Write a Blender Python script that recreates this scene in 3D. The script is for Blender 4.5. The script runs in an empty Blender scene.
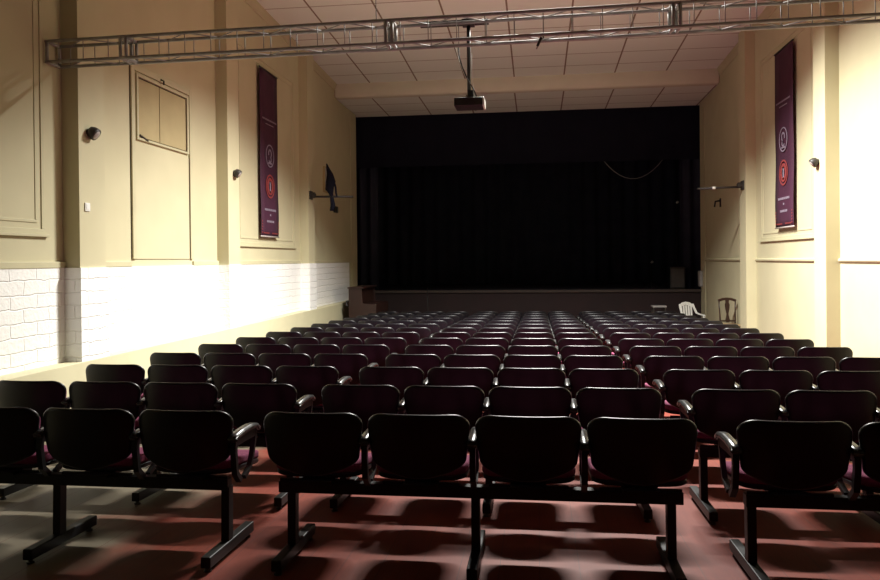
import bpy, bmesh, math, random
from mathutils import Vector, Matrix
random.seed(7)
S = bpy.context.scene
C = S.collection
PI = math.pi

# ------------------------------------------------------------------ materials
def new_mat(name, col, rough=.6, metal=0., spec=.5):
    m = bpy.data.materials.new(name); m.use_nodes = True
    b = m.node_tree.nodes['Principled BSDF']
    b.inputs['Base Color'].default_value = (*col, 1)
    b.inputs['Roughness'].default_value = rough
    b.inputs['Metallic'].default_value = metal
    b.inputs['Specular IOR Level'].default_value = spec
    return m
def nd(m, t, **kw):
    n = m.node_tree.nodes.new(t)
    for k, v in kw.items(): setattr(n, k, v)
    return n
def lk(m, a, b): m.node_tree.links.new(a, b)
def bsdf(m): return m.node_tree.nodes['Principled BSDF']
def noisy(name, c1, c2, scale=3., rough=.6, metal=0., bump=0., bscale=40., spec=.5, detail=5.):
    m = new_mat(name, c1, rough, metal, spec)
    tc = nd(m, 'ShaderNodeTexCoord'); n = nd(m, 'ShaderNodeTexNoise'); r = nd(m, 'ShaderNodeValToRGB')
    n.inputs['Scale'].default_value = scale; n.inputs['Detail'].default_value = detail
    lk(m, tc.outputs['Object'], n.inputs['Vector']); lk(m, n.outputs['Fac'], r.inputs['Fac'])
    r.color_ramp.elements[0].position = .35; r.color_ramp.elements[1].position = .7
    r.color_ramp.elements[0].color = (*c1, 1); r.color_ramp.elements[1].color = (*c2, 1)
    lk(m, r.outputs['Color'], bsdf(m).inputs['Base Color'])
    if bump:
        n2 = nd(m, 'ShaderNodeTexNoise'); n2.inputs['Scale'].default_value = bscale
        lk(m, tc.outputs['Object'], n2.inputs['Vector'])
        bp = nd(m, 'ShaderNodeBump'); bp.inputs['Strength'].default_value = bump; bp.inputs['Distance'].default_value = .01
        lk(m, n2.outputs['Fac'], bp.inputs['Height']); lk(m, bp.outputs['Normal'], bsdf(m).inputs['Normal'])
    return m

M_cream = noisy('cream_plaster', (.53, .49, .32), (.485, .445, .285), 1.3, .75, bump=.12, bscale=9)
M_plinth = noisy('cream_plinth_paint', (.58, .54, .36), (.54, .50, .33), 2., .7)
M_mould = noisy('cream_moulding', (.51, .475, .305), (.47, .435, .28), 4., .65)
M_black = noisy('black_stage_cloth', (.026, .029, .046), (.034, .037, .056), 2., .95, spec=.1)
M_border = noisy('black_border_cloth', (.010, .011, .020), (.013, .014, .024), 2., .95, spec=.05)
M_plastic = noisy('black_plastic', (.0035, .003, .0045), (.005, .004, .006), 20., .34, bump=.04, bscale=300, spec=.32)
M_fabric = noisy('purple_fabric', (.16, .033, .075), (.21, .048, .10), 60., .9, bump=.3, bscale=400, spec=.2)
M_frame = noisy('black_steel', (.005, .0045, .005), (.008, .007, .007), 12., .42, spec=.3)
M_arm = noisy('black_arm_plastic', (.022, .022, .022), (.035, .035, .035), 25., .3)
M_alu = noisy('aluminium', (.36, .355, .34), (.25, .245, .235), 9., .6, metal=.15)
M_dark = noisy('dark_metal', (.02, .018, .016), (.03, .025, .022), 10., .5)
M_white = noisy('white_plastic', (.78, .78, .74), (.68, .68, .64), 8., .4)
M_grey = noisy('grey_plastic', (.35, .34, .33), (.27, .26, .25), 8., .5)
M_wood = noisy('brown_wood', (.026, .0075, .0045), (.018, .0055, .0035), 5., .45)
M_chairwood = noisy('chair_wood', (.03, .011, .006), (.02, .008, .004), 6., .4)
M_tan = noisy('tan_upholstery', (.42, .30, .15), (.34, .23, .11), 30., .85)
M_stage = noisy('stage_front_paint', (.012, .002, .003), (.008, .0015, .002), 2., .8)
M_lip = noisy('stage_lip_wood', (.034, .022, .017), (.025, .016, .013), 3., .7)
M_banner = noisy('purple_banner_cloth', (.05, .007, .028), (.038, .006, .022), 3., .8)
M_bwhite = noisy('banner_print_pale', (.25, .20, .26), (.20, .16, .21), 30., .8)
M_bred = noisy('banner_print_red', (.26, .035, .035), (.2, .03, .03), 30., .8)
M_beam = noisy('beam_paint', (.66, .65, .53), (.62, .61, .50), 2., .75)
M_hatch = noisy('ochre_board', (.42, .345, .18), (.37, .30, .155), 3., .8)
M_gap = noisy('dark_gap', (.05, .035, .018), (.035, .025, .014), 8., .9)
M_lens = noisy('pale_lens', (.45, .40, .38), (.35, .31, .30), 20., .3)

# painted brick
def brick_mat():
    m = new_mat('white_painted_brick', (.84, .83, .78), .6)
    tc = nd(m, 'ShaderNodeTexCoord'); mp = nd(m, 'ShaderNodeCombineXYZ'); sp = nd(m, 'ShaderNodeSeparateXYZ')
    ad = nd(m, 'ShaderNodeMath', operation='ADD')
    lk(m, tc.outputs['Object'], sp.inputs[0]); lk(m, sp.outputs['X'], ad.inputs[0]); lk(m, sp.outputs['Y'], ad.inputs[1])
    lk(m, ad.outputs[0], mp.inputs['X']); lk(m, sp.outputs['Z'], mp.inputs['Y'])
    ns = nd(m, 'ShaderNodeTexNoise'); ns.inputs['Scale'].default_value = 6
    lk(m, tc.outputs['Object'], ns.inputs['Vector'])
    mx = nd(m, 'ShaderNodeMix', data_type='VECTOR'); mx.inputs['Factor'].default_value = .05
    lk(m, mp.outputs[0], mx.inputs[4]); lk(m, ns.outputs['Color'], mx.inputs[5])
    b = nd(m, 'ShaderNodeTexBrick'); lk(m, mx.outputs[1], b.inputs['Vector'])
    b.inputs['Scale'].default_value = 1; b.inputs['Brick Width'].default_value = .36; b.inputs['Row Height'].default_value = .13
    b.inputs['Mortar Size'].default_value = .009; b.inputs['Mortar Smooth'].default_value = 1
    b.inputs['Color1'].default_value = (.86, .86, .84, 1); b.inputs['Color2'].default_value = (.84, .84, .82, 1)
    b.inputs['Mortar'].default_value = (.82, .81, .78, 1)
    lk(m, b.outputs['Color'], bsdf(m).inputs['Base Color'])
    n2 = nd(m, 'ShaderNodeTexNoise'); n2.inputs['Scale'].default_value = 22; lk(m, tc.outputs['Object'], n2.inputs['Vector'])
    h = nd(m, 'ShaderNodeMath', operation='SUBTRACT'); lk(m, n2.outputs['Fac'], h.inputs[0]); lk(m, b.outputs['Fac'], h.inputs[1])
    bp = nd(m, 'ShaderNodeBump'); bp.inputs['Strength'].default_value = .6; bp.inputs['Distance'].default_value = .012
    lk(m, h.outputs[0], bp.inputs['Height']); lk(m, bp.outputs['Normal'], bsdf(m).inputs['Normal'])
    return m
M_brick = brick_mat()

# ceiling boards with joint lines
def ceil_mat():
    m = new_mat('ceiling_boards', (.62, .56, .45), .8)
    tc = nd(m, 'ShaderNodeTexCoord'); sp = nd(m, 'ShaderNodeSeparateXYZ'); lk(m, tc.outputs['Object'], sp.inputs[0])
    def line(sock, period, off, width):
        a = nd(m, 'ShaderNodeMath', operation='ADD'); a.inputs[1].default_value = -off + period*100; lk(m, sock, a.inputs[0])
        d = nd(m, 'ShaderNodeMath', operation='PINGPONG'); d.inputs[1].default_value = period/2; lk(m, a.outputs[0], d.inputs[0])
        l = nd(m, 'ShaderNodeMath', operation='LESS_THAN'); l.inputs[1].default_value = width; lk(m, d.outputs[0], l.inputs[0])
        return l.outputs[0]
    lx = line(sp.outputs['X'], 1.18, -.50, .017); ly = line(sp.outputs['Y'], .84, 15.59, .014)
    n = nd(m, 'ShaderNodeTexNoise'); n.inputs['Scale'].default_value = .9; lk(m, tc.outputs['Object'], n.inputs['Vector'])
    r = nd(m, 'ShaderNodeValToRGB'); lk(m, n.outputs['Fac'], r.inputs['Fac'])
    r.color_ramp.elements[0].color = (.71, .77, .70, 1); r.color_ramp.elements[1].color = (.76, .82, .75, 1)
    a = nd(m, 'ShaderNodeMix', data_type='RGBA'); lk(m, ly, a.inputs['Factor']); lk(m, r.outputs['Color'], a.inputs[6]); a.inputs[7].default_value = (.32, .28, .22, 1)
    b = nd(m, 'ShaderNodeMix', data_type='RGBA'); lk(m, lx, b.inputs['Factor']); lk(m, a.outputs[2], b.inputs[6]); b.inputs[7].default_value = (.22, .17, .12, 1)
    lk(m, b.outputs[2], bsdf(m).inputs['Base Color'])
    return m
M_ceil = ceil_mat()

def floor_mat():
    m = new_mat('worn_red_floor', (.25, .06, .045), .55, spec=.2)
    tc = nd(m, 'ShaderNodeTexCoord'); sp = nd(m, 'ShaderNodeSeparateXYZ'); lk(m, tc.outputs['Object'], sp.inputs[0])
    n = nd(m, 'ShaderNodeTexNoise'); n.inputs['Scale'].default_value = 2.2; n.inputs['Detail'].default_value = 8; lk(m, tc.outputs['Object'], n.inputs['Vector'])
    r = nd(m, 'ShaderNodeValToRGB'); lk(m, n.outputs['Fac'], r.inputs['Fac'])
    r.color_ramp.elements[0].position = .3; r.color_ramp.elements[1].position = .75
    r.color_ramp.elements[0].color = (.125, .018, .011, 1); r.color_ramp.elements[1].color = (.20, .038, .020, 1)
    mp = nd(m, 'ShaderNodeMapping'); mp.inputs['Scale'].default_value = (14, 1.2, 1); lk(m, tc.outputs['Object'], mp.inputs['Vector'])
    n3 = nd(m, 'ShaderNodeTexNoise'); n3.inputs['Scale'].default_value = 3; n3.inputs['Detail'].default_value = 6; lk(m, mp.outputs[0], n3.inputs['Vector'])
    r3 = nd(m, 'ShaderNodeValToRGB'); lk(m, n3.outputs['Fac'], r3.inputs['Fac'])
    r3.color_ramp.elements[0].color = (.75, .75, .75, 1); r3.color_ramp.elements[1].color = (1.15, 1.1, 1.05, 1)
    mu = nd(m, 'ShaderNodeMix', data_type='RGBA', blend_type='MULTIPLY'); mu.inputs['Factor'].default_value = 1
    lk(m, r.outputs['Color'], mu.inputs[6]); lk(m, r3.outputs['Color'], mu.inputs[7])
    # bare grey boards worn through the paint in the left aisle, near the back of the hall
    n2 = nd(m, 'ShaderNodeTexNoise'); n2.inputs['Scale'].default_value = 1.6; n2.inputs['Detail'].default_value = 6; lk(m, tc.outputs['Object'], n2.inputs['Vector'])
    k = nd(m, 'ShaderNodeMath', operation='MULTIPLY_ADD'); k.inputs[1].default_value = 1.3; lk(m, n2.outputs['Fac'], k.inputs[0]); lk(m, sp.outputs['X'], k.inputs[2])
    rr = nd(m, 'ShaderNodeMapRange'); rr.inputs['From Min'].default_value = -1.55; rr.inputs['From Max'].default_value = -2.0; lk(m, k.outputs[0], rr.inputs['Value'])
    mx = nd(m, 'ShaderNodeMix', data_type='RGBA'); lk(m, rr.outputs[0], mx.inputs['Factor']); lk(m, mu.outputs[2], mx.inputs[6]); mx.inputs[7].default_value = (.15, .125, .088, 1)
    # board joints
    a = nd(m, 'ShaderNodeMath', operation='ADD'); a.inputs[1].default_value = 30; lk(m, sp.outputs['X'], a.inputs[0])
    pp = nd(m, 'ShaderNodeMath', operation='PINGPONG'); pp.inputs[1].default_value = .1; lk(m, a.outputs[0], pp.inputs[0])
    lt = nd(m, 'ShaderNodeMath', operation='LESS_THAN'); lt.inputs[1].default_value = .0018; lk(m, pp.outputs[0], lt.inputs[0])
    m2 = nd(m, 'ShaderNodeMix', data_type='RGBA'); lk(m, lt.outputs[0], m2.inputs['Factor']); lk(m, mx.outputs[2], m2.inputs[6]); m2.inputs[7].default_value = (.085, .022, .016, 1)
    lk(m, m2.outputs[2], bsdf(m).inputs['Base Color'])
    bp = nd(m, 'ShaderNodeBump'); bp.inputs['Strength'].default_value = .15; bp.inputs['Distance'].default_value = .01
    lk(m, n.outputs['Fac'], bp.inputs['Height']); lk(m, bp.outputs['Normal'], bsdf(m).inputs['Normal'])
    return m
M_floor = floor_mat()

# ------------------------------------------------------------------ mesh helpers
def box(bm, x0, x1, y0, y1, z0, z1, bev=0.):
    vs = [bm.verts.new((x, y, z)) for z in (z0, z1) for y in (y0, y1) for x in (x0, x1)]
    fs = [bm.faces.new([vs[i] for i in f]) for f in ((0, 2, 3, 1), (4, 5, 7, 6), (0, 1, 5, 4), (2, 6, 7, 3), (0, 4, 6, 2), (1, 3, 7, 5))]
    if bev:
        es = list({e for f in fs for e in f.edges})
        bmesh.ops.bevel(bm, geom=es, offset=bev, segments=2, affect='EDGES', profile=.5)
    return vs
def tube(bm, pts, r, seg=8, cap=True):
    pts = [Vector(p) for p in pts]; rings = []
    rr = r if isinstance(r, (list, tuple)) else [r]*len(pts)
    up = None
    for i, p in enumerate(pts):
        d = (pts[min(i+1, len(pts)-1)]-pts[max(i-1, 0)]).normalized()
        if up is None:
            up = Vector((0, 0, 1)) if abs(d.z) < .9 else Vector((1, 0, 0))
        a = d.cross(up).normalized(); b = a.cross(d).normalized(); up = b
        rings.append([bm.verts.new(p+(a*math.cos(t)+b*math.sin(t))*rr[i]) for t in (2*PI*k/seg for k in range(seg))])
    for A, B in zip(rings, rings[1:]):
        for k in range(seg): bm.faces.new((A[k], A[(k+1) % seg], B[(k+1) % seg], B[k]))
    if cap:
        bm.faces.new(rings[0][::-1]); bm.faces.new(rings[-1])
def bar(bm, pts, wx, wt, side=Vector((1, 0, 0))):
    """flat strip of rectangular section swept along pts (width wx along side, thickness wt)"""
    pts = [Vector(p) for p in pts]; rings = []
    for i, p in enumerate(pts):
        d = (pts[min(i+1, len(pts)-1)]-pts[max(i-1, 0)]).normalized()
        n = side.cross(d).normalized()
        rings.append([bm.verts.new(p+side*sx*wx/2+n*sn*wt/2) for sx, sn in ((-1, -1), (1, -1), (1, 1), (-1, 1))])
    for A, B in zip(rings, rings[1:]):
        for k in range(4): bm.faces.new((A[k], A[(k+1) % 4], B[(k+1) % 4], B[k]))
    bm.faces.new(rings[0][::-1]); bm.faces.new(rings[-1])
def lathe(bm, prof, axis_o, axis_d, seg=16):
    o = Vector(axis_o); d = Vector(axis_d).normalized()
    u = d.orthogonal().normalized(); v = d.cross(u); rings = []
    for h, r in prof:
        rings.append([bm.verts.new(o+d*h+(u*math.cos(2*PI*k/seg)+v*math.sin(2*PI*k/seg))*max(r, 1e-4)) for k in range(seg)])
    for A, B in zip(rings, rings[1:]):
        for k in range(seg): bm.faces.new((A[k], A[(k+1) % seg], B[(k+1) % seg], B[k]))
    bm.faces.new(rings[0][::-1]); bm.faces.new(rings[-1])
def prism(bm, poly, fn, t0, t1):
    """polygon in 2D extruded: fn(a,b,t)->3D"""
    A = [bm.verts.new(fn(a, b, t0)) for a, b in poly]; B = [bm.verts.new(fn(a, b, t1)) for a, b in poly]
    bm.faces.new(A[::-1]); bm.faces.new(B)
    n = len(poly)
    for k in range(n): bm.faces.new((A[k], A[(k+1) % n], B[(k+1) % n], B[k]))
def mesh(name, bm, mat, smooth=False):
    bmesh.ops.recalc_face_normals(bm, faces=bm.faces)
    me = bpy.data.meshes.new(name); bm.to_mesh(me); bm.free()
    me.materials.append(mat)
    if smooth:
        for p in me.polygons: p.use_smooth = True
    return me
def obj(name, bm, mat, parent=None, smooth=False, label=None):
    o = bpy.data.objects.new(name, mesh(name, bm, mat, smooth)); C.objects.link(o)
    if parent: o.parent = parent
    if label: o['label'] = label
    return o
def thing(name, label, cat, loc=(0, 0, 0), rotz=0, group=None):
    o = bpy.data.objects.new(name, None); C.objects.link(o); o.empty_display_size = .1
    o.location = loc; o.rotation_euler = (0, 0, rotz)
    o['label'] = label; o['category'] = cat
    if group: o['group'] = group
    return o
def tag(o, label, cat, group=None):
    o['label'] = label; o['category'] = cat
    if group: o['group'] = group
    return o
def struct(name, bm, mat, smooth=False):
    o = obj(name, bm, mat, None, smooth); o['kind'] = 'structure'; return o
def recenter(o, c):
    c = Vector(c)
    o.data.transform(Matrix.Translation(-c)); o.location = c
    return o
def NB(): return bmesh.new()

# ------------------------------------------------------------------ camera
F_PX = 743.9
yaw, pitch, roll, CY = .1295, .0061, .0097, 264.53
fwd = Vector((-math.sin(yaw), math.cos(yaw), 0)); rt = Vector((math.cos(yaw), math.sin(yaw), 0)); up = Vector((0, 0, 1))
f2 = fwd*math.cos(pitch)-up*math.sin(pitch); u2 = up*math.cos(pitch)+fwd*math.sin(pitch)
r3 = rt*math.cos(roll)-u2*math.sin(roll); u3 = u2*math.cos(roll)+rt*math.sin(roll)
cam = bpy.data.cameras.new('camera'); co = bpy.data.objects.new('camera', cam); C.objects.link(co)
mw = Matrix.Identity(4)
for i in range(3):
    mw[i][0] = r3[i]; mw[i][1] = u3[i]; mw[i][2] = -f2[i]
co.matrix_world = mw
cam.sensor_width = 36; cam.lens = F_PX/880*36; cam.shift_y = -(290-CY)/880
cam.clip_start = .05; cam.clip_end = 200
S.camera = co

# ------------------------------------------------------------------ shell of the hall
XL, XR = -4.94, 4.25          # recessed wall faces
PL, PR = -4.75, 4.06          # pilaster faces
Y0, YS = -9.0, 20.1           # back wall, stage front
def fz(y): return -1.555-.032*(y-3.6)     # raked floor
def cz(y): return 5.187-.045*y           # sloping ceiling

bm = NB()
for y0, y1 in ((Y0, YS+.3),):
    vs = [bm.verts.new(p) for p in ((XL-.3, y0, fz(y0)), (XR+.3, y0, fz(y0)), (XR+.3, y1, fz(y1)), (XL-.3, y1, fz(y1)))]
    b = [bm.verts.new(v.co-Vector((0, 0, .2))) for v in vs]
    bm.faces.new(vs); bm.faces.new(b[::-1])
    for k in range(4): bm.faces.new((vs[k], b[k], b[(k+1) % 4], vs[(k+1) % 4]))
struct('floor', bm, M_floor)
bm = NB()
YB = 18.1
pts = [(Y0, cz(Y0)), (YB+.1, cz(YB+.1)), (YB+.1, 4.05), (YS+.3, 4.02), (YS+.3, 5.6), (Y0, 5.6)]
prism(bm, pts, lambda a, b, t: Vector((t, a, b)), XL-.3, XR+.3)
struct('ceiling', bm, M_ceil)
bm = NB(); box(bm, XL-1.3, XL, Y0, YS+.02, -2.4, 5.6); struct('wall_left', bm, M_cream)
bm = NB(); box(bm, XR, XR+1.3, Y0, YS+.02, -2.4, 5.6); struct('wall_right', bm, M_cream)
bm = NB(); box(bm, XL-.3, XR+.3, Y0-.3, Y0, -2.4, 5.6); struct('wall_back', bm, M_cream)
# stage box
bm = NB(); box(bm, XL-1.3, XR+1.3, 27, 27.3, -1, 6); struct('wall_front', bm, M_black)

trim = [0]
def trim_obj(bm, mat, smooth=False):
    trim[0] += 1
    return struct('trim_%d' % trim[0], bm, mat, smooth)
# ceiling beam in front of the stage
bm = NB(); box(bm, XL, XR, YB-.14, YB+.14, 4.04, cz(YB)+.05, .05); trim_obj(bm, M_beam, True)
# pilasters
for y0, y1 in ((3.45, 3.92), (7.25, 7.72), (11.05, 11.5), (15.15, 15.6)):
    bm = NB(); box(bm, XL-.02, PL, y0, y1, -1.05, 5.3); trim_obj(bm, M_cream)
for y0, y1 in ((3.45, 3.92), (7.25, 7.72), (11.15, 11.6), (15.2, 15.65)):
    bm = NB(); box(bm, PR, XR+.02, y0, y1, -2.3, 5.3); trim_obj(bm, M_cream)
bm = NB(); box(bm, XL-.02, XL+.012, 19.5, YS+.02, -1.05, 4.3); trim_obj(bm, M_cream)
bm = NB(); box(bm, XR-.012, XR+.02, 19.6, YS+.02, -2.3, 4.3); trim_obj(bm, M_cream)
# cornices
for xs, s in ((XL, 1), (XR, -1)):
    bm = NB()
    for a, b in zip([Y0, 3.92, 7.72], [7.25, 0, 0]): pass
    pr = [(0, -.16), (.015, -.16), (.03, -.1), (.06, -.05), (.08, .05), (0, .05)]
    ys = [Y0, YB-.1]
    A = [[bm.verts.new((xs+s*a, y, cz(y)+b)) for a, b in pr] for y in ys]
    for k in range(len(pr)):
        bm.faces.new((A[0][k], A[0][(k+1) % len(pr)], A[1][(k+1) % len(pr)], A[1][k]))
    bm.faces.new(A[0]); bm.faces.new(A[1][::-1])
    trim_obj(bm, M_mould)
# white painted brick dado on the left wall with its pilaster bases
bm = NB()
box(bm, XL-.01, XL+.022, Y0, YS-.9, -1.04, -.045)
for y0, y1 in ((3.45, 3.92), (7.25, 7.72), (11.05, 11.5), (15.15, 15.6)):
    box(bm, XL-.01, PL+.02, y0-.02, y1+.02, -1.03, -.045)
trim_obj(bm, M_brick)
# cream plinth under it
bm = NB(); box(bm, XL-.01, PL+.03, Y0, YS, -2.3, -1.03, .008); trim_obj(bm, M_plinth)
# ledge moulding right
bm = NB()
spans = [(Y0, 3.45), (3.92, 7.25), (7.72, 11.15), (11.6, 15.2), (15.65, 19.6)]
for a, b in spans:
    prism(bm, [(0, -.03), (.018, -.03), (.03, -.012), (.03, .012), (0, .03)], lambda p, q, t: Vector((XR-p, t, q-.055)), a, b)
trim_obj(bm, M_mould)
# cream cap above the brick dado, left
bm = NB()
spans2 = [(Y0, 3.45), (3.92, 7.25), (7.72, 8.55), (10.2, 11.05), (11.5, 15.15), (15.6, 19.5)]
for a, b in spans2: box(bm, XL-.01, XL+.03, a, b, -.045, .02, .006)
trim_obj(bm, M_mould)

def frame_panel(x, s, y0, y1, z0, z1, w=.05, p=.012, inner=.11):
    bm = NB()
    for g, ww, pp in ((0, w, p), (inner, w*.6, p*.7)):
        a0, a1, b0, b1 = y0+g, y1-g, z0+g, z1-g
        xa, xb = sorted((x-s*.005, x+s*pp))
        box(bm, xa, xb, a0, a1, b0, b0+ww, .004); box(bm, xa, xb, a0, a1, b1-ww, b1, .004)
        box(bm, xa, xb, a0, a0+ww, b0+ww, b1-ww, .004); box(bm, xa, xb, a1-ww, a1, b0+ww, b1-ww, .004)
    # sill under the panel
    xa, xb = sorted((x-s*.005, x+s*.035))
    box(bm, xa, xb, y0-.04, y1+.04, z0-.03, z0, .004)
    trim_obj(bm, M_mould)
frame_panel(XL, 1, 4.2, 6.95, .30, 3.6)
frame_panel(XL, 1, 11.85, 14.8, .29, 3.7)
frame_panel(XR, -1, 12.1, 14.85, .31, 3.75)

# blocked up doorway with a boarded hatch over it (left wall)
bm = NB()
for a0, a1, b0, b1 in ((8.58, 8.66, .05, 2.47), (10.12, 10.2, .05, 2.47), (8.66, 10.12, 2.39, 2.47)):
    box(bm, XL-.01, XL+.028, a0, a1, b0, b1, .005)
w = struct('door_1', bm, M_mould)
bm = NB(); box(bm, XL+.001, XL+.008, 8.57, 8.58, .05, 2.46); box(bm, XL+.001, XL+.008, 10.095, 10.12, .05, 1.5)
obj('door_gap', bm, M_gap, w)
bm = NB(); box(bm, XL-.01, XL+.012, 8.66, 10.1, .05, 1.5); obj('door_panel', bm, M_cream, w)
bm = NB()
for a0, a1, b0, b1 in ((8.70, 8.74, 1.54, 2.37), (10.04, 10.09, 1.54, 2.37), (8.74, 10.04, 2.33, 2.37), (8.74, 10.04, 1.54, 1.57)):
    box(bm, XL-.01, XL+.03, a0, a1, b0, b1, .004)
w = struct('window_1', bm, M_mould)
bm = NB(); box(bm, XL-.005, XL+.004, 8.74, 10.04, 1.57, 2.33); obj('shutter_gap', bm, M_gap, w)
for a, b in ((8.755, 9.27), (9.285, 10.01)):
    bm = NB(); box(bm, XL-.004, XL+.018, a, b, 1.582, 2.31, .003); obj('shutter', bm, M_hatch, w)
bm = NB(); tube(bm, [(XL+.03, 9.3, 2.42), (XL+.07, 9.3, 2.40), (XL+.07, 9.3, 2.35)], .012, 6); obj('hook', bm, M_dark, w)
bm = NB(); tube(bm, [(XL+.03, 8.76, 1.60), (XL+.03, 8.95, 1.555)], .012, 6); obj('bolt', bm, M_dark, w)

# ------------------------------------------------------------------ stage
bm = NB(); box(bm, XL-1.2, XR+1.2, YS+.05, 27, -.95, -.86); t = struct('trim_stage', bm, M_black); 
bm = NB(); box(bm, XL, XR, YS, YS+.06, -2.15, -.9); trim_obj(bm, M_stage)
bm = NB(); box(bm, XL, XR, YS-.05, YS+.35, -.9, -.83, .01); trim_obj(bm, M_lip)

def drape(name, label, pts, z0, z1, amp, wl, group=None, mat=None):
    """a pleated cloth along the line pts (2 points) with real thickness"""
    (xa, ya), (xb, yb) = pts
    L = math.hypot(xb-xa, yb-ya); n = max(8, int(L/wl*8)); dx, dy = (xb-xa)/L, (yb-ya)/L
    bm = NB(); rows = []
    for side in (0, 1):
        for z in (z0, z1):
            r = []
            for i in range(n+1):
                t = L*i/n; o = amp*math.sin(t/wl*2*PI)*(1+.3*math.sin(t*1.7))+side*.015
                r.append(bm.verts.new((xa+dx*t-dy*o, ya+dy*t+dx*o, z)))
            rows.append(r)
    a, b, c, d = rows
    for i in range(n):
        bm.faces.new((a[i], a[i+1], b[i+1], b[i])); bm.faces.new((c[i], d[i], d[i+1], c[i+1]))
        bm.faces.new((a[i], c[i], c[i+1], a[i+1])); bm.faces.new((b[i], b[i+1], d[i+1], d[i]))
    bm.faces.new((a[0], b[0], d[0], c[0])); bm.faces.new((a[n], c[n], d[n], b[n]))
    o = obj(name, bm, mat or M_black, smooth=True)
    recenter(o, ((xa+xb)/2, (ya+yb)/2, z0))
    return tag(o, label, 'curtain', group)
drape('stage_border', 'black cloth border hanging across the top of the stage opening', ((XL-.98, 20.5), (XR+.98, 20.5)), 2.62, 5.4, .015, .6, None, M_border)
drape('stage_curtain', 'black backdrop curtain closing the rear of the stage', ((XL-1.1, 26.3), (XR+1.1, 26.3)), -.86, 5.38, .06, .45)
drape('side_curtain', 'black side curtain at the left end of the stage', ((XL-.9, 21.0), (XL+.42, 21.0)), -.86, 5.38, .05, .3)
drape('side_curtain', 'black side curtain at the right end of the stage', ((XR-.35, 21.0), (XR+.9, 21.0)), -.86, 5.38, .05, .3)
for xs in (XL-1.1, XR+1.1):
    bm = NB(); box(bm, xs-.1, xs+.1, YS+.02, 27, -1, 5.6); trim_obj(bm, M_black)
bm = NB(); box(bm, XL-1.2, XR+1.2, YS+.3, 27, 5.4, 5.5); trim_obj(bm, M_black)

# ------------------------------------------------------------------ bench of four seats
def pillow(W, H, R, T, Rb=None, lift=0., liftb=0., edge=.006, nu=14, fn=None, bulge=0., wb=1.):
    """rounded-corner slab. u in [-1,1], z from 0..H; fn maps (x,z,t)->Vector ; t along thickness 0..T"""
    Rb = R if Rb is None else Rb
    zs = []
    for k in range(7): zs.append(Rb*(1-math.cos(k/6*PI/2)))
    zs += [Rb+(H-R-Rb)*k/5 for k in range(1, 5)]
    for k in range(7): zs.append(H-R+R*math.sin(k/6*PI/2))
    def halfw(z):
        w = W/2*(wb+(1-wb)*min(1, max(0, z/H))**.8)
        if z < Rb: return w-Rb+math.sqrt(max(0, Rb*Rb-(Rb-z)**2))
        if z > H-R: return w-R+math.sqrt(max(0, R*R-(z-H+R)**2))
        return w
    us = [-1+2*k/nu for k in range(nu+1)]
    bm = NB()
    def P(u, z, t, inset):
        hw = halfw(z); x = u*hw
        cz_, sx = H/2, 1-inset/(W/2); sz = 1-inset/(H/2)
        x2 = x*sx; z2 = cz_+(z-cz_)*sz
        q = abs(x2)/(W/2)
        z2 += lift*q*q*(1-z/H)**1.2 + liftb*q*q*(z/H)**2
        if bulge and t in (0., T):
            s = (1 if t == T else -1)*bulge*max(0, 1-(abs(u))**4)*max(0, 1-abs(2*z/H-1)**4)
            return fn(x2, z2, t+s if t == T else t)
        return fn(x2, z2, t)
    grids = []
    for t, ins in ((0., edge), (T, edge)):
        grids.append([[bm.verts.new(P(u, z, t, ins)) for u in us] for z in zs])
    def loop(g):
        n, m = len(zs), len(us)
        return [g[0][i] for i in range(m)]+[g[j][m-1] for j in range(1, n)]+[g[n-1][i] for i in range(m-2, -1, -1)]+[g[j][0] for j in range(n-2, 0, -1)]
    for g in grids:
        for j in range(len(zs)-1):
            for i in range(nu): bm.faces.new((g[j][i], g[j][i+1], g[j+1][i+1], g[j+1][i]))
    n, m = len(zs), len(us)
    idx = [(0, i) for i in range(m)]+[(j, m-1) for j in range(1, n)]+[(n-1, i) for i in range(m-2, -1, -1)]+[(j, 0) for j in range(n-2, 0, -1)]
    mids = []
    rt_ = min(edge, T/2)
    for a in (30, 60, 90):
        mids.append([bm.verts.new(P(us[i], zs[j], rt_*(1-math.cos(math.radians(a))), edge*(1-math.sin(math.radians(a))))) for j, i in idx])
    for a in (90, 60, 30):
        mids.append([bm.verts.new(P(us[i], zs[j], T-rt_*(1-math.cos(math.radians(a))), edge*(1-math.sin(math.radians(a))))) for j, i in idx])
    ls = [loop(grids[0])]+mids+[loop(grids[1])]
    for A, B in zip(ls, ls[1:]):
        for k in range(len(A)): bm.faces.new((A[k], A[(k+1) % len(A)], B[(k+1) % len(A)], B[k]))
    return bm
HT = .765
def back_pos(x, z, t, y_off=0., zb=.42):
    zz = zb+z-.012
    y = .055*(HT-zz)/.34+y_off+.055*(abs(x)/.25)**2.4 - .012*math.sin(max(0, min(1, z/.34))*PI)
    return Vector((x, y+t, zz))
me_back = mesh('backrest', pillow(.54, .33, .09, .028, Rb=.03, lift=.095, edge=.013, fn=lambda x, z, t: back_pos(x, z+.015, t), wb=.88), M_plastic, True)
me_bcush = mesh('back_cushion', pillow(.505, .26, .075, .036, Rb=.06, lift=.03, edge=.014, fn=lambda x, z, t: back_pos(x, z+.075, t, .028, .413), bulge=.012, wb=.9), M_fabric, True)
def seat_fn(z0, curve=.03):
    def f(x, d, t):
        q = d/.42
        return Vector((x, .16+d, z0+t+.012*math.cos(q*PI)+curve*(abs(x)/.24)**3*.5-(.03*max(0, q-.75)/.25*max(0, q-.75)/.25)))
    return f
me_pan = mesh('seat_pan', pillow(.47, .42, .09, .022, Rb=.06, edge=.006, fn=seat_fn(.378)), M_plastic, True)
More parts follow.
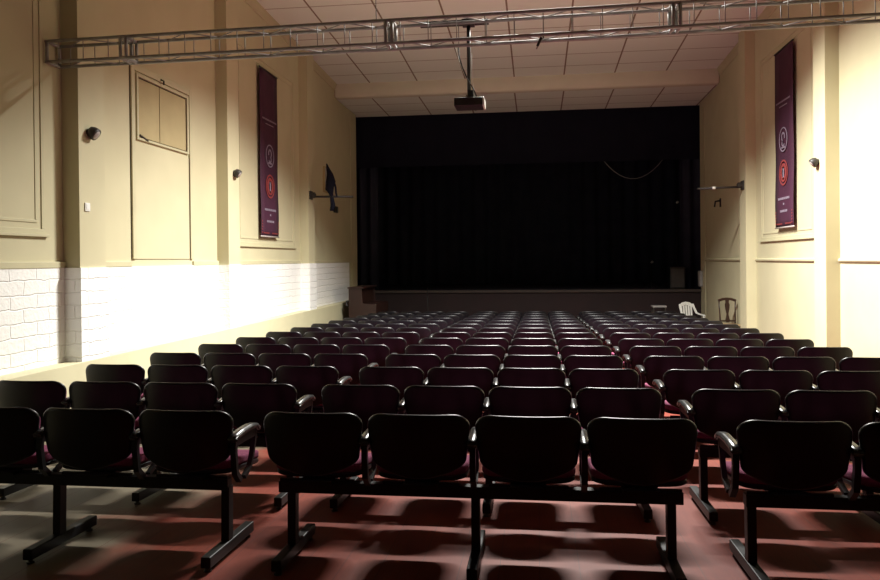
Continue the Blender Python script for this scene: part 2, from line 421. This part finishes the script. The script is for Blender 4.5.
me_seat = mesh('seat', pillow(.475, .425, .1, .05, Rb=.05, edge=.016, fn=seat_fn(.4), bulge=.012), M_fabric, True)
def mk_arm():
    bm = NB(); p = []
    path = [(.045, .595), (.08, .612), (.16, .622), (.27, .628), (.345, .622), (.385, .597)]
    for y, z in path: p.append((0, y, z))
    bar(bm, p, .052, .028)
    bmesh.ops.bevel(bm, geom=list(bm.edges), offset=.006, segments=2, affect='EDGES')
    return mesh('armrest', bm, M_arm, True)
me_arm = mk_arm()
bm = NB()
bar(bm, [(0, .075, .59), (0, .07, .53), (0, .09, .42), (0, .145, .37)], .03, .028)
bar(bm, [(0, .355, .61), (0, .345, .55), (0, .31, .46), (0, .28, .41), (0, .2, .372)], .026, .022)
bar(bm, [(0, .075, .585), (0, .20, .59), (0, .35, .59)], .024, .05)
me_sup = mesh('arm_support', bm, M_frame)
bm = NB(); box(bm, -1.03, 1.03, .14, .2, .312, .372, .004); me_beam = mesh('beam', bm, M_frame)
bm = NB(); box(bm, -.09, .09, .11, .33, .368, .382); box(bm, -.2, .2, .15, .17, .365, .385)
me_brk = mesh('seat_bracket', bm, M_frame)
bm = NB(); box(bm, -.022, .022, .145, .205, .03, .33, .004); me_post = mesh('leg', bm, M_frame)
bm = NB(); box(bm, -.026, .026, -.09, .49, -.012, .045, .006); me_foot = mesh('foot', bm, M_frame)
bm = NB()
lathe(bm, [(0, .02), (.008, .02), (.012, .012), (.03, .012)], (0, 0, -.034), (0, 0, 1), 10)
me_glide = mesh('glide', bm, M_dark)

def put(me, name, par, loc=(0, 0, 0)):
    o = bpy.data.objects.new(name, me); C.objects.link(o); o.parent = par; o.location = loc; return o
def make_bench(arms, dx):
    t = thing('beam_bench', '', 'bench')
    put(me_beam, 'beam', t)
    for x in (-.967, 0, .967):
        l = put(me_post, 'leg', t, (x+dx, 0, 0))
        put(me_foot, 'foot', l); put(me_glide, 'glide', l, (0, -.06, 0)); put(me_glide, 'glide', l, (0, .45, 0))
    for k in range(4):
        x = -.825+.55*k
        b = put(me_back, 'backrest', t, (x, 0, 0)); put(me_bcush, 'back_cushion', b)
        s = put(me_seat, 'seat', t, (x, 0, 0)); put(me_pan, 'seat_pan', s); put(me_brk, 'seat_bracket', s)
    for x in arms:
        a = put(me_arm, 'armrest', t, (x, 0, 0)); put(me_sup, 'arm_support', a)
    return t
def copy_tree(o, parent=None):
    c = o.copy(); C.objects.link(c); c.parent = parent
    for ch in list(o.children): copy_tree(ch, c)
    return c
protos = {'left': make_bench((-.55, 0, .55, 1.095), .047), 'middle': make_bench((-.55, 0, .55), .006), 'right': make_bench((-1.095, -.55, 0, .55), -.036)}
used = set()
ords = ['first', 'second', 'third', 'fourth', 'fifth', 'sixth', 'seventh', 'eighth', 'ninth', 'tenth', 'eleventh', 'twelfth', 'thirteenth']
NROW = 14
for i in range(NROW):
    Y = 3.6055+1.0415*i
    for blk, X in (('left', -2.62), ('middle', -.3209), ('right', 1.9902)):
        o = protos[blk] if blk not in used else copy_tree(protos[blk])
        used.add(blk)
        o.location = (X*1.018, Y, fz(Y)+.035); o.rotation_euler = (-.032, 0, 0)
        o['category'] = 'bench'; o['group'] = 'four-seat beam benches in rows facing the stage'
        if i == 0: pos = 'in the nearest row, %s block' % blk
        elif i == NROW-1: pos = 'in the front row by the stage, %s block' % blk
        else: pos = 'in the %s row ahead of the nearest, %s block' % (ords[i-1], blk)
        o['label'] = 'black purple-cushioned bench ' + pos

# ------------------------------------------------------------------ truss
def make_truss():
    t = thing('lighting_truss', 'long silver aluminium box truss spanning the hall under the ceiling', 'truss', (-4.92, 7.08, 2.045))
    t.rotation_euler = (0, -.0093, 0)
    ox, oy, oz = t.location
    W, H = .2, .21; x1 = 9.3
    names = []
    for y in (-W/2, W/2):
        for z in (0, H):
            bm = NB(); tube(bm, [(0, y, z), (x1*.5, y, z-.012*(z == 0)), (x1-.35, y, z+.0)], .0165, 10); obj('chord', bm, M_alu, t, True)
    # sections joined by end plates
    bm = NB(); n = 0
    joints = [0.0, .84, 3.54, 6.2]
    for jx in joints:
        f = NB()
        for d in ((-.03, .03) if jx else (0.015,)):
            for y in (-W/2, W/2): tube(f, [(jx+d, y, -.01), (jx+d, y, H+.01)], .017, 8)
            for z in (0, H): tube(f, [(jx+d, -W/2, z), (jx+d, W/2, z)], .017, 8)
        obj('joint_frame', f, M_alu, t, True)
    bm.free()
    # struts: uprights and diagonals in all four faces
    step = .27; k = 0
    xs = []; x = .14
    while x < x1-.4:
        xs.append(x); x += step
    up_, zt = NB(), NB()
    for x in xs:
        for y in (-W/2, W/2): tube(up_, [(x, y, 0), (x, y, H)], .0045, 6)
    for k, (a, b) in enumerate(zip(xs, xs[1:])):
        for z in (0, H):
            y0, y1 = (-W/2, W/2) if k % 2 else (W/2, -W/2)
            tube(zt, [(a, y0, z), (b, y1, z)], .006, 6)
    obj('upright_strut', up_, M_alu, t, True)['kind'] = 'stuff'
    obj('diagonal_strut', zt, M_alu, t, True)['kind'] = 'stuff'
    return t
make_truss()
bm = NB(); tube(bm, [(-1.52, 7.08, 2.305), (-1.535, 7.08, 3.2), (-1.55, 7.08, cz(7.08)+.01)], .004, 6)
tag(recenter(obj('suspension_wire', bm, M_dark), (-1.55, 7.08, 2.275)), 'thin steel wire holding the truss from the ceiling', 'wire')
# projector on its pole
t = thing('projector', 'dark ceiling projector hanging from the truss on a black pole', 'projector', (-.645, 7.29, 1.46))
bm = NB(); box(bm, -.14, .135, -.10, .14, .03, .115, .012); obj('housing', bm, M_frame, t)
bm = NB(); box(bm, .135, .155, -.105, .13, .028, .116, .008); obj('side_cover', bm, M_white, t, label='white side cover')
bm = NB(); box(bm, -.138, .12, -.108, -.098, .034, .112, .004); obj('rear_panel', bm, M_dark, t, label='black rear panel of the projector')
bm = NB(); lathe(bm, [(0, .04), (.03, .04), (.03, .03)], (.05, .14, .075), (0, 1, 0), 16); obj('lens', bm, M_dark, t, True)
bm = NB(); tube(bm, [(0, 0, .11), (0, -.0, .5), (0, 0, .87)], .019, 10); obj('pole', bm, M_dark, t, True)
bm = NB(); box(bm, -.07, .07, -.05, .05, .112, .13); box(bm, -.015, .05, -.02, .02, .13, .2); obj('mount_plate', bm, M_dark, t)
bm = NB(); box(bm, -.48, .2, -.09, .04, .845, .87, .004); box(bm, -.06, .06, -.09, .05, .83, .88, .004); obj('clamp_rail', bm, M_dark, t)
bm = NB(); tube(bm, [(-.1, -.03, .62), (-.09, -.03, .52), (-.06, -.05, .42), (-.01, -.05, .3), (.05, -.05, .2), (.08, -.1, .12)], .007, 6); obj('power_cable', bm, M_dark, t, True)
bm = NB(); tube(bm, [(.03, -.02, .56), (.028, -.02, .35), (.045, -.04, .24), (.05, -.06, .12)], .004, 6)
tube(bm, [(-.13, -.03, .63), (-.08, -.05, .45), (-.03, -.04, .33)], .004, 6); obj('video_cable', bm, M_white, t, True, label='pale signal cables beside the pole')
# loose clamp hanging below the truss
t = thing('hook_clamp', 'small dark clamp hanging loose under the truss', 'clamp', (.07, 6.98, 2.075))
bm = NB(); box(bm, -.012, .012, -.01, .01, -.11, -.02, .004); ob_ = obj('body', bm, M_dark, t); ob_.rotation_euler = (0, .45, 0)
bm = NB(); tube(bm, [(0, 0, .0), (.01, 0, -.02), (-.0, 0, -.03)], .006, 6); obj('pin', bm, M_dark, t, True)
bm = NB(); tube(bm, [(-.045, 0, -.1), (-.055, 0, -.125)], .008, 6); obj('tip', bm, M_lens, t, True, label='pale tip')

# ------------------------------------------------------------------ banners
def banner(x, s, y0, y1, z0, z1, side):
    t = thing('banner', 'long purple vertical banner with two round emblems on the %s wall' % side, 'banner', (x, (y0+y1)/2, z0), group='purple banners on the side walls')
    w = (y1-y0); h = z1-z0
    n = 24; bm = NB(); rows = []
    for tt in (0, .006):
        for k in range(n+1):
            z = h*k/n
            rows.append([bm.verts.new((s*(tt+.01*math.sin(k*.5)*(1-k/n)), -w/2+w*i/4, z)) for i in range(5)])
    A, B = rows[:n+1], rows[n+1:]
    for k in range(n):
        for i in range(4):
            bm.faces.new((A[k][i], A[k][i+1], A[k+1][i+1], A[k+1][i])); bm.faces.new((B[k][i], B[k+1][i], B[k+1][i+1], B[k][i+1]))
        bm.faces.new((A[k][0], A[k+1][0], B[k+1][0], B[k][0])); bm.faces.new((A[k][4], B[k][4], B[k+1][4], A[k+1][4]))
    for i in range(4):
        bm.faces.new((A[0][i], B[0][i], B[0][i+1], A[0][i+1])); bm.faces.new((A[n][i], A[n][i+1], B[n][i+1], B[n][i]))
    obj('cloth', bm, M_banner, t, True)
    for q in (-1, 1):
        bm = NB(); tube(bm, [(s*.005, q*.3, h), (-s*.05, q*.3, h+.01)], .008, 6); obj('hook', bm, M_dark, t, True)
    for z in (0, h):
        bm = NB(); tube(bm, [(s*.005, -w/2-.01, z), (s*.005, w/2+.01, z)], .014, 8); obj('rod', bm, M_lens if z == 0 else M_dark, t, True)
    F = .019*s
    def mark(bm, y0_, y1_, z0_, z1_):
        a, b = sorted((F-.002*s, F+.002*s)); box(bm, a, b, y0_, y1_, z0_, z1_)
    def ring(bm, cz_, r, wd, a0=0, a1=2*PI, cy=0):
        N = 28
        A = [[bm.verts.new((F+dx, cy+rr*math.cos(a0+(a1-a0)*k/N)*1.0, cz_+rr*math.sin(a0+(a1-a0)*k/N))) for k in range(N+1)] for rr in (r, r-wd) for dx in (-.002, .002)]
        for k in range(N):
            for p, q in ((0, 1), (1, 3), (3, 2), (2, 0)):
                bm.faces.new((A[p][k], A[p][k+1], A[q][k+1], A[q][k]))
    bm = NB()   # blurred lines of lettering in the upper third
    rnd = random.Random(3)
    for zc, ww, hh in ((h*.70, .36, .028), (h*.675, .2, .018)):
        y = -ww
        while y < ww:
            l = rnd.uniform(.025, .05); mark(bm, y, min(ww, y+l), zc, zc+hh); y += l+.018
    for zc, ww, hh in ((h*.155, .29, .04), (h*.125, .03, .035), (h*.085, .18, .04)):
        y = -ww
        while y < ww:
            l = rnd.uniform(.03, .06); mark(bm, y, min(ww, y+l), zc, zc+hh); y += l+.02
    obj('lettering', bm, M_bwhite, t)
    bm = NB(); c = h*.49; ring(bm, c, .21, .022); ring(bm, c+.04, .085, .03, -1.2, PI+.4); ring(bm, c-.06, .07, .028, -PI*.9, .9)
    mark(bm, -.09, .09, c-.15, c-.12)
    obj('emblem', bm, M_bwhite, t, label='pale round emblem')
    bm = NB(); c = h*.305; ring(bm, c, .22, .03); ring(bm, c, .16, .075); e = obj('emblem', bm, M_bred, t, label='red round emblem')
    bm = NB(); mark(bm, -.025, .025, c-.11, c+.1); mark(bm, -.055, .055, c+.07, c+.1); mark(bm, -.045, .045, c-.12, c-.095); obj('figure', bm, M_bwhite, e)
    bm = NB()   # ornaments in the bottom corners
    for q in (-1, 1):
        for k in range(5): mark(bm, min(q*.40, q*.43), max(q*.40, q*.43), .06+k*.05, .085+k*.05)
        for k in range(5): mark(bm, q*(.1+k*.06)-.015, q*(.1+k*.06)+.015, .05, .075)
    obj('ornament', bm, M_bred, t)
    return t
banner(XL+.06, 1, 12.76, 13.66, .46, 3.49, 'left')
banner(XR-.06, -1, 13.0-.15, 13.93-.15, .50, 3.55, 'right')

# ------------------------------------------------------------------ wall fixtures
def wall_spot(x, s, y, z, label):
    t = thing('wall_lamp', label, 'lamp', (x, y, z), group='small round wall lamps')
    bm = NB(); lathe(bm, [(0, .045), (.02, .045), (.025, .03), (.05, .03)], (0, 0, 0), (s, 0, 0), 16); obj('base', bm, M_dark, t, True)
    bm = NB(); lathe(bm, [(-.06, .02), (-.05, .048), (-.015, .066), (.025, .07), (.042, .065)], (s*.055, 0, -.005), (s*.6, .1, -.45), 18); obj('shade', bm, M_dark, t, True)
    bm = NB(); lathe(bm, [(.036, .055), (.046, .045), (.052, .018)], (s*.055, 0, -.005), (s*.6, .1, -.45), 18); obj('lens', bm, M_lens, t, True, label='pale grey lens')
wall_spot(PL, 1, 7.43, 1.40, 'dark round lamp on the nearest left pilaster, above the white switch')
wall_spot(PL, 1, 11.29, 1.41, 'dark round lamp on the left pilaster before the banner')
wall_spot(PR, -1, 11.42, 1.37, 'dark round lamp on the right wall pilaster')
t = thing('light_switch', 'small white switch plate on the nearest left pilaster', 'switch', (PL, 7.38, .6))
bm = NB(); box(bm, 0, .012, -.045, .045, -.045, .045, .004); obj('plate', bm, M_white, t)
bm = NB(); box(bm, .012, .015, -.03, .03, -.03, .03, .001); obj('rocker', bm, M_white, t)
t = thing('junction_box', 'small dark square box high on the left wall by the stage', 'junction box', (XL, 17.9, 1.27))
bm = NB(); box(bm, -.004, .06, -.12, .12, -.08, .08, .01); obj('body', bm, M_dark, t)
bm = NB(); box(bm, .06, .065, -.1, .1, -.06, .06, .002); obj('lid', bm, M_dark, t)
t = thing('wall_bracket', 'small dark bracket fixed on the right wall beneath the lighting bar', 'bracket', (XR, 18.0, 1.27))
bm = NB(); box(bm, -.02, 0, -.05, .05, -.1, .1, .003); obj('plate', bm, M_dark, t)
bm = NB(); tube(bm, [(0, 0, .05), (-.12, 0, .03), (-.14, 0, -.1)], .02, 8); obj('arm', bm, M_dark, t, True)
t = thing('ventilation_box', 'grey boxed niche on the left wall behind the black cloth', 'box', (XL, 17.1, 1.62))
bm = NB(); box(bm, -.01, .05, -.22, .22, 0, .6, .006); obj('frame', bm, M_hatch, t)
bm = NB(); box(bm, .05, .056, -.19, .19, .03, .57, .002); obj('panel', bm, M_grey, t)
# lighting bars sticking out from the pilasters
def bar_thing(x, s, y, z, L, side):
    t = thing('lighting_bar', 'thin dark steel bar sticking out from the %s wall towards the stage opening' % side, 'bar', (x, y, z), group='wall mounted steel bars')
    bm = NB(); box(bm, min(-s*.006, s*.03), max(-s*.006, s*.03), -.09, .09, -.09, .09, .008); lathe(bm, [(0, .06), (.07, .06), (.09, .03)], (s*.03, 0, 0), (s, 0, 0), 12); obj('bracket', bm, M_dark, t)
    bm = NB(); tube(bm, [(s*.03, 0, -.03), (s*L, 0, -.05)], .022, 8); obj('pipe', bm, M_dark, t, True)
    return t
bar_thing(PL, 1, 15.3, 1.40, .93, 'left')
b = bar_thing(PR, -1, 15.38, 1.42, .87, 'right')
bm = NB(); lathe(bm, [(-.03, .028), (.03, .028)], (-.56, 0, -.04), (1, 0, 0), 10); obj('clip', bm, M_white, b, True)
# black cloth hanging over the left bar
t = thing('hanging_cloth', 'black bundled cloth draped over the left wall bar', 'cloth', (-4.29, 15.3, 1.06))
bm = NB()
P = [(0, .0, .045), (.02, .12, .05), (.0, .3, .035), (-.01, .37, .045), (-.03, .45, .085), (.0, .62, .095), (-.03, .78, .06), (-.08, .92, .03), (-.1, 1.0, .012)]
rings = []
for k, (cx, z, r) in enumerate(P):
    rings.append([bm.verts.new((cx+r*math.cos(a)*(1+.25*math.sin(3*a+k)), .6*r*math.sin(a)*(1+.25*math.cos(2*a+k)), z)) for a in (2*PI*j/14 for j in range(14))])
for A, B in zip(rings, rings[1:]):
    for j in range(14): bm.faces.new((A[j], A[(j+1) % 14], B[(j+1) % 14], B[j]))
bm.faces.new(rings[0][::-1]); bm.faces.new(rings[-1])
obj('bundle', bm, M_border, t, True)
bm = NB(); bar(bm, [(.03, 0, .72), (.09, 0, .5), (.10, 0, .36), (.13, 0, .28)], .05, .03, Vector((0, 1, 0))); obj('strap', bm, M_border, t)

# ------------------------------------------------------------------ piano
py = 16.55
t = thing('upright_piano', 'brown upright piano standing end-on against the left wall by the stage', 'piano', (-4.30, 17.35, fz(17.35)), 0)
L = 1.45
side_prof = [(-.17, 0), (.14, 0), (.14, .08), (.4, .08), (.4, .0), (.46, 0), (.46, .08), (.44, .62), (.50, .66), (.50, .92), (.46, .97), (.17, .99), (.15, 1.3), (-.17, 1.3)]
side_prof = [(-.17, 0), (.17, 0), (.17, .66), (.50, .70), (.50, .93), (.17, .98), (.15, 1.33), (-.17, 1.33)]
for y in (0, L-.04):
    bm = NB(); prism(bm, side_prof, lambda a, b, tt: Vector((a, tt, b)), y, y+.04); obj('side_panel', bm, M_wood, t)
bm = NB(); box(bm, -.16, .13, .04, L-.04, .02, 1.32); obj('case', bm, M_wood, t)
bm = NB(); box(bm, -.19, .2, -.03, L+.03, 1.33, 1.365, .006); obj('lid', bm, M_wood, t)
bm = NB(); box(bm, .13, .5, .04, L-.04, .70, .80, .006); obj('key_bed', bm, M_wood, t)
bm = NB(); box(bm, .18, .46, .06, L-.06, .80, .825); obj('keyboard', bm, M_white, t)
bm = NB(); box(bm, .46, .5, .04, L-.04, .80, .945, .004); obj('front_board', bm, M_wood, t)
bm = NB(); box(bm, .15, .48, .04, L-.04, .93, .96, .005); obj('fallboard', bm, M_wood, t)
for y in (.03, L-.09):
    bm = NB(); box(bm, .42, .48, y, y+.06, 0, .70, .008); obj('leg', bm, M_wood, t)
bm = NB(); box(bm, .15, .5, 0, .05, 0, .09, .006); box(bm, .15, .5, L-.05, L, 0, .09, .006); obj('toe', bm, M_wood, t)
bm = NB(); tube(bm, [(-.17, .1, 1.02), (-.25, .1, 1.02), (-.25, .1, .92), (-.17, .1, .92)], .028, 8); obj('handle', bm, M_dark, t, True)

# ------------------------------------------------------------------ wooden chair
yc = 16.25
t = thing('dining_chair', 'old brown wooden chair with vase-shaped splat and tan seat by right wall', 'chair', (4.01, yc, fz(yc)), .03); t.scale = (.92, 1, 1.05)
for sx in (-1, 1):
    bm = NB(); tube(bm, [(sx*.15, .2, 0), (sx*.16, .18, .25), (sx*.165, .17, .5), (sx*.175, .2, .8), (sx*.185, .22, 1.0)], [.016, .018, .02, .016, .015], 8); obj('rear_leg', bm, M_chairwood, t, True)
    bm = NB(); tube(bm, [(sx*.185, -.2, 0), (sx*.19, -.205, .1), (sx*.195, -.2, .3), (sx*.195, -.19, .50)], [.014, .015, .022, .026], 8); obj('front_leg', bm, M_chairwood, t, True)
bm = NB(); bar(bm, [(-.2, .222, .985), (-.1, .23, 1.015), (0, .232, 1.025), (.1, .23, 1.015), (.2, .222, .985)], .03, .05, Vector((0, 1, 0))); obj('top_rail', bm, M_chairwood, t)
bm = NB()
sp = [(.035, .55), (.05, .60), (.028, .68), (.022, .72), (.045, .82), (.055, .9), (.035, .96), (.045, 1.0)]
poly = [(a, b) for a, b in sp]+[(-a, b) for a, b in sp[::-1]]
prism(bm, poly, lambda a, b, tt: Vector((a, .175+(b-.5)*.1+tt, b)), -.008, .008); obj('splat', bm, M_chairwood, t)
bm = NB(); bar(bm, [(-.17, .178, .58), (.17, .178, .58)], .02, .03, Vector((0, 1, 0))); obj('lower_rail', bm, M_chairwood, t)
bm = NB(); box(bm, -.2, .2, -.21, .18, .44, .485, .006); obj('seat_frame', bm, M_chairwood, t)
bm = NB(); prism(bm, [(-.205, -.215), (.205, -.215), (.17, .17), (-.17, .17)], lambda a, b, tt: Vector((a, b, tt)), .485, .535)
bmesh.ops.bevel(bm, geom=list(bm.edges), offset=.018, segments=3, affect='EDGES'); obj('seat', bm, M_tan, t, True)
bm = NB(); tube(bm, [(-.19, -.2, .2), (.19, -.2, .2)], .01, 6); tube(bm, [(-.155, .19, .2), (.155, .19, .2)], .01, 6)
tube(bm, [(-.19, -.2, .16), (-.155, .19, .16)], .01, 6); tube(bm, [(.19, -.2, .16), (.155, .19, .16)], .01, 6); obj('stretcher', bm, M_chairwood, t, True)

# ------------------------------------------------------------------ white monobloc chair
yc = 18.2
t = thing('plastic_armchair', 'white plastic armchair in front of the stage at the right', 'chair', (3.62, yc, fz(yc)), math.radians(22)); t.scale = (.78, .78, .98)
# local: faces -y
for sx in (-1, 1):
    bm = NB(); bar(bm, [(sx*.27, -.26, 0), (sx*.255, -.24, .4), (sx*.26, -.24, .66)], .05, .03, Vector((1, 0, 0))); obj('front_leg', bm, M_white, t)
    bm = NB(); bar(bm, [(sx*.24, .30, 0), (sx*.225, .24, .42)], .05, .03, Vector((1, 0, 0))); obj('rear_leg', bm, M_white, t)
    bm = NB(); bar(bm, [(sx*.26, -.27, .655), (sx*.27, -.2, .68), (sx*.27, 0, .69), (sx*.255, .14, .72), (sx*.235, .24, .84), (sx*.22, .29, .93)], .06, .022, Vector((1, 0, 0))); obj('armrest', bm, M_white, t)
bm = NB(); bar(bm, [(0, -.26, .40), (0, -.24, .425), (0, 0, .41), (0, .2, .405), (0, .23, .43)], .5, .015); obj('seat', bm, M_white, t)
bk = thing_back = NB()
for k in range(5):
    x = -.17+.085*k
    bar(bk, [(x, .225, .42), (x, .26, .6), (x, .30, .9)], .058, .012)
bar(bk, [(-.23, .30, .87), (-.12, .312, .93), (0, .315, .95), (.12, .312, .93), (.23, .30, .87)], .02, .075, Vector((0, 1, 0)))
bar(bk, [(-.22, .24, .47), (.22, .24, .47)], .02, .05, Vector((0, 1, 0)))
obj('backrest', bk, M_white, t)

# ------------------------------------------------------------------ things around the stage
t = thing('side_table', 'low dark table with pale top in front of the stage, right', 'table', (3.02, 19.2, fz(19.2)))
bm = NB(); box(bm, -.17, .17, -.15, .15, .82, .86, .004); obj('tabletop', bm, M_grey, t)
for sx in (-1, 1):
    for sy in (-1, 1):
        bm = NB(); box(bm, sx*.14-.015, sx*.14+.015, sy*.12-.015, sy*.12+.015, 0, .82); obj('leg', bm, M_dark, t)
t = thing('stage_speaker', 'black loudspeaker cabinet on the right end of the stage', 'speaker', (3.72, 20.75-.1, -.83))
bm = NB(); box(bm, -.2, .2, -.18, .18, 0, .58, .015); obj('cabinet', bm, M_frame, t)
bm = NB(); box(bm, -.17, .17, -.192, -.18, .04, .54, .004); obj('grille', bm, M_dark, t)
def stand(name, label, loc, h, head=True, legs=.25, cat='stand'):
    t = thing(name, label, cat, loc)
    bm = NB(); tube(bm, [(0, 0, .12), (0, 0, h)], .011, 8); obj('pole', bm, M_frame, t, True)
    for k in range(3):
        a = k*2*PI/3+.4
        bm = NB(); tube(bm, [(0, 0, .2), (legs*math.cos(a), legs*math.sin(a), .01)], .009, 6); obj('leg', bm, M_frame, t, True)
    if head:
        bm = NB(); lathe(bm, [(0, .02), (.05, .03), (.09, .035), (.12, .015)], (0, 0, h-.02), (.2, -1, .2), 12); obj('microphone', bm, M_grey, t, True)
    return t
stand('microphone_stand', 'black microphone stand with grey head on the stage, right', (3.2, 21.6, -.86), .75)
t = stand('tripod_stand', 'dark folded tripod stand left of centre before the stage', (-2.85, 19.3, fz(19.3)), 1.35, False, .3)
t = stand('lamp_stand', 'tall thin dark stand with pale tip at right of stage', (3.85, 21.3, -.86), 2.4, True, .3)
# batten with slack cable over the stage
t = thing('stage_batten', 'dark horizontal pipe hung across the stage with a slack cable', 'pipe', (0, 22.4, 2.95))
bm = NB(); tube(bm, [(-4.6, 0, 0), (4.2, 0, 0)], .022, 8); obj('pipe', bm, M_frame, t, True)
bm = NB(); tube(bm, [(1.95+.16*k, 0, -.62+.0097*(k-5.5)**2*2) for k in range(12)], .012, 6); obj('cable', bm, M_grey, t, True)
for x in (-4.4, 4.0):
    bm = NB(); tube(bm, [(x, 0, 0), (x, 0, 2.5)], .006, 6); obj('hanger', bm, M_frame, t, True)
t = thing('electrical_box', 'narrow grey electrical box on the wall end at the right of the stage', 'box', (XR-.012, 20.0, -.55))
bm = NB(); box(bm, -.07, 0, -.12, .12, -.2, .2, .01); obj('body', bm, M_grey, t)
bm = NB(); box(bm, -.078, -.07, -.1, .1, -.18, .18, .003); obj('door', bm, M_grey, t)

# ------------------------------------------------------------------ light
l = bpy.data.lights.new('hall_lamp', 'AREA'); l.shape = 'RECTANGLE'; l.size = 2.2; l.size_y = .16
l.energy = 2000; l.color = (1, .985, .92); l.spread = math.radians(131)
o = bpy.data.objects.new('hall_lamp', l); C.objects.link(o); o.location = (.3, 10.5, 4.62)
w = bpy.data.worlds.new('world'); S.world = w; w.use_nodes = True
w.node_tree.nodes['Background'].inputs[0].default_value = (0, 0, 0, 1)
S.view_settings.view_transform = 'Standard'; S.view_settings.look = 'None'; S.view_settings.gamma = 1
S.view_settings.use_curve_mapping = False
S.view_settings.exposure = 0
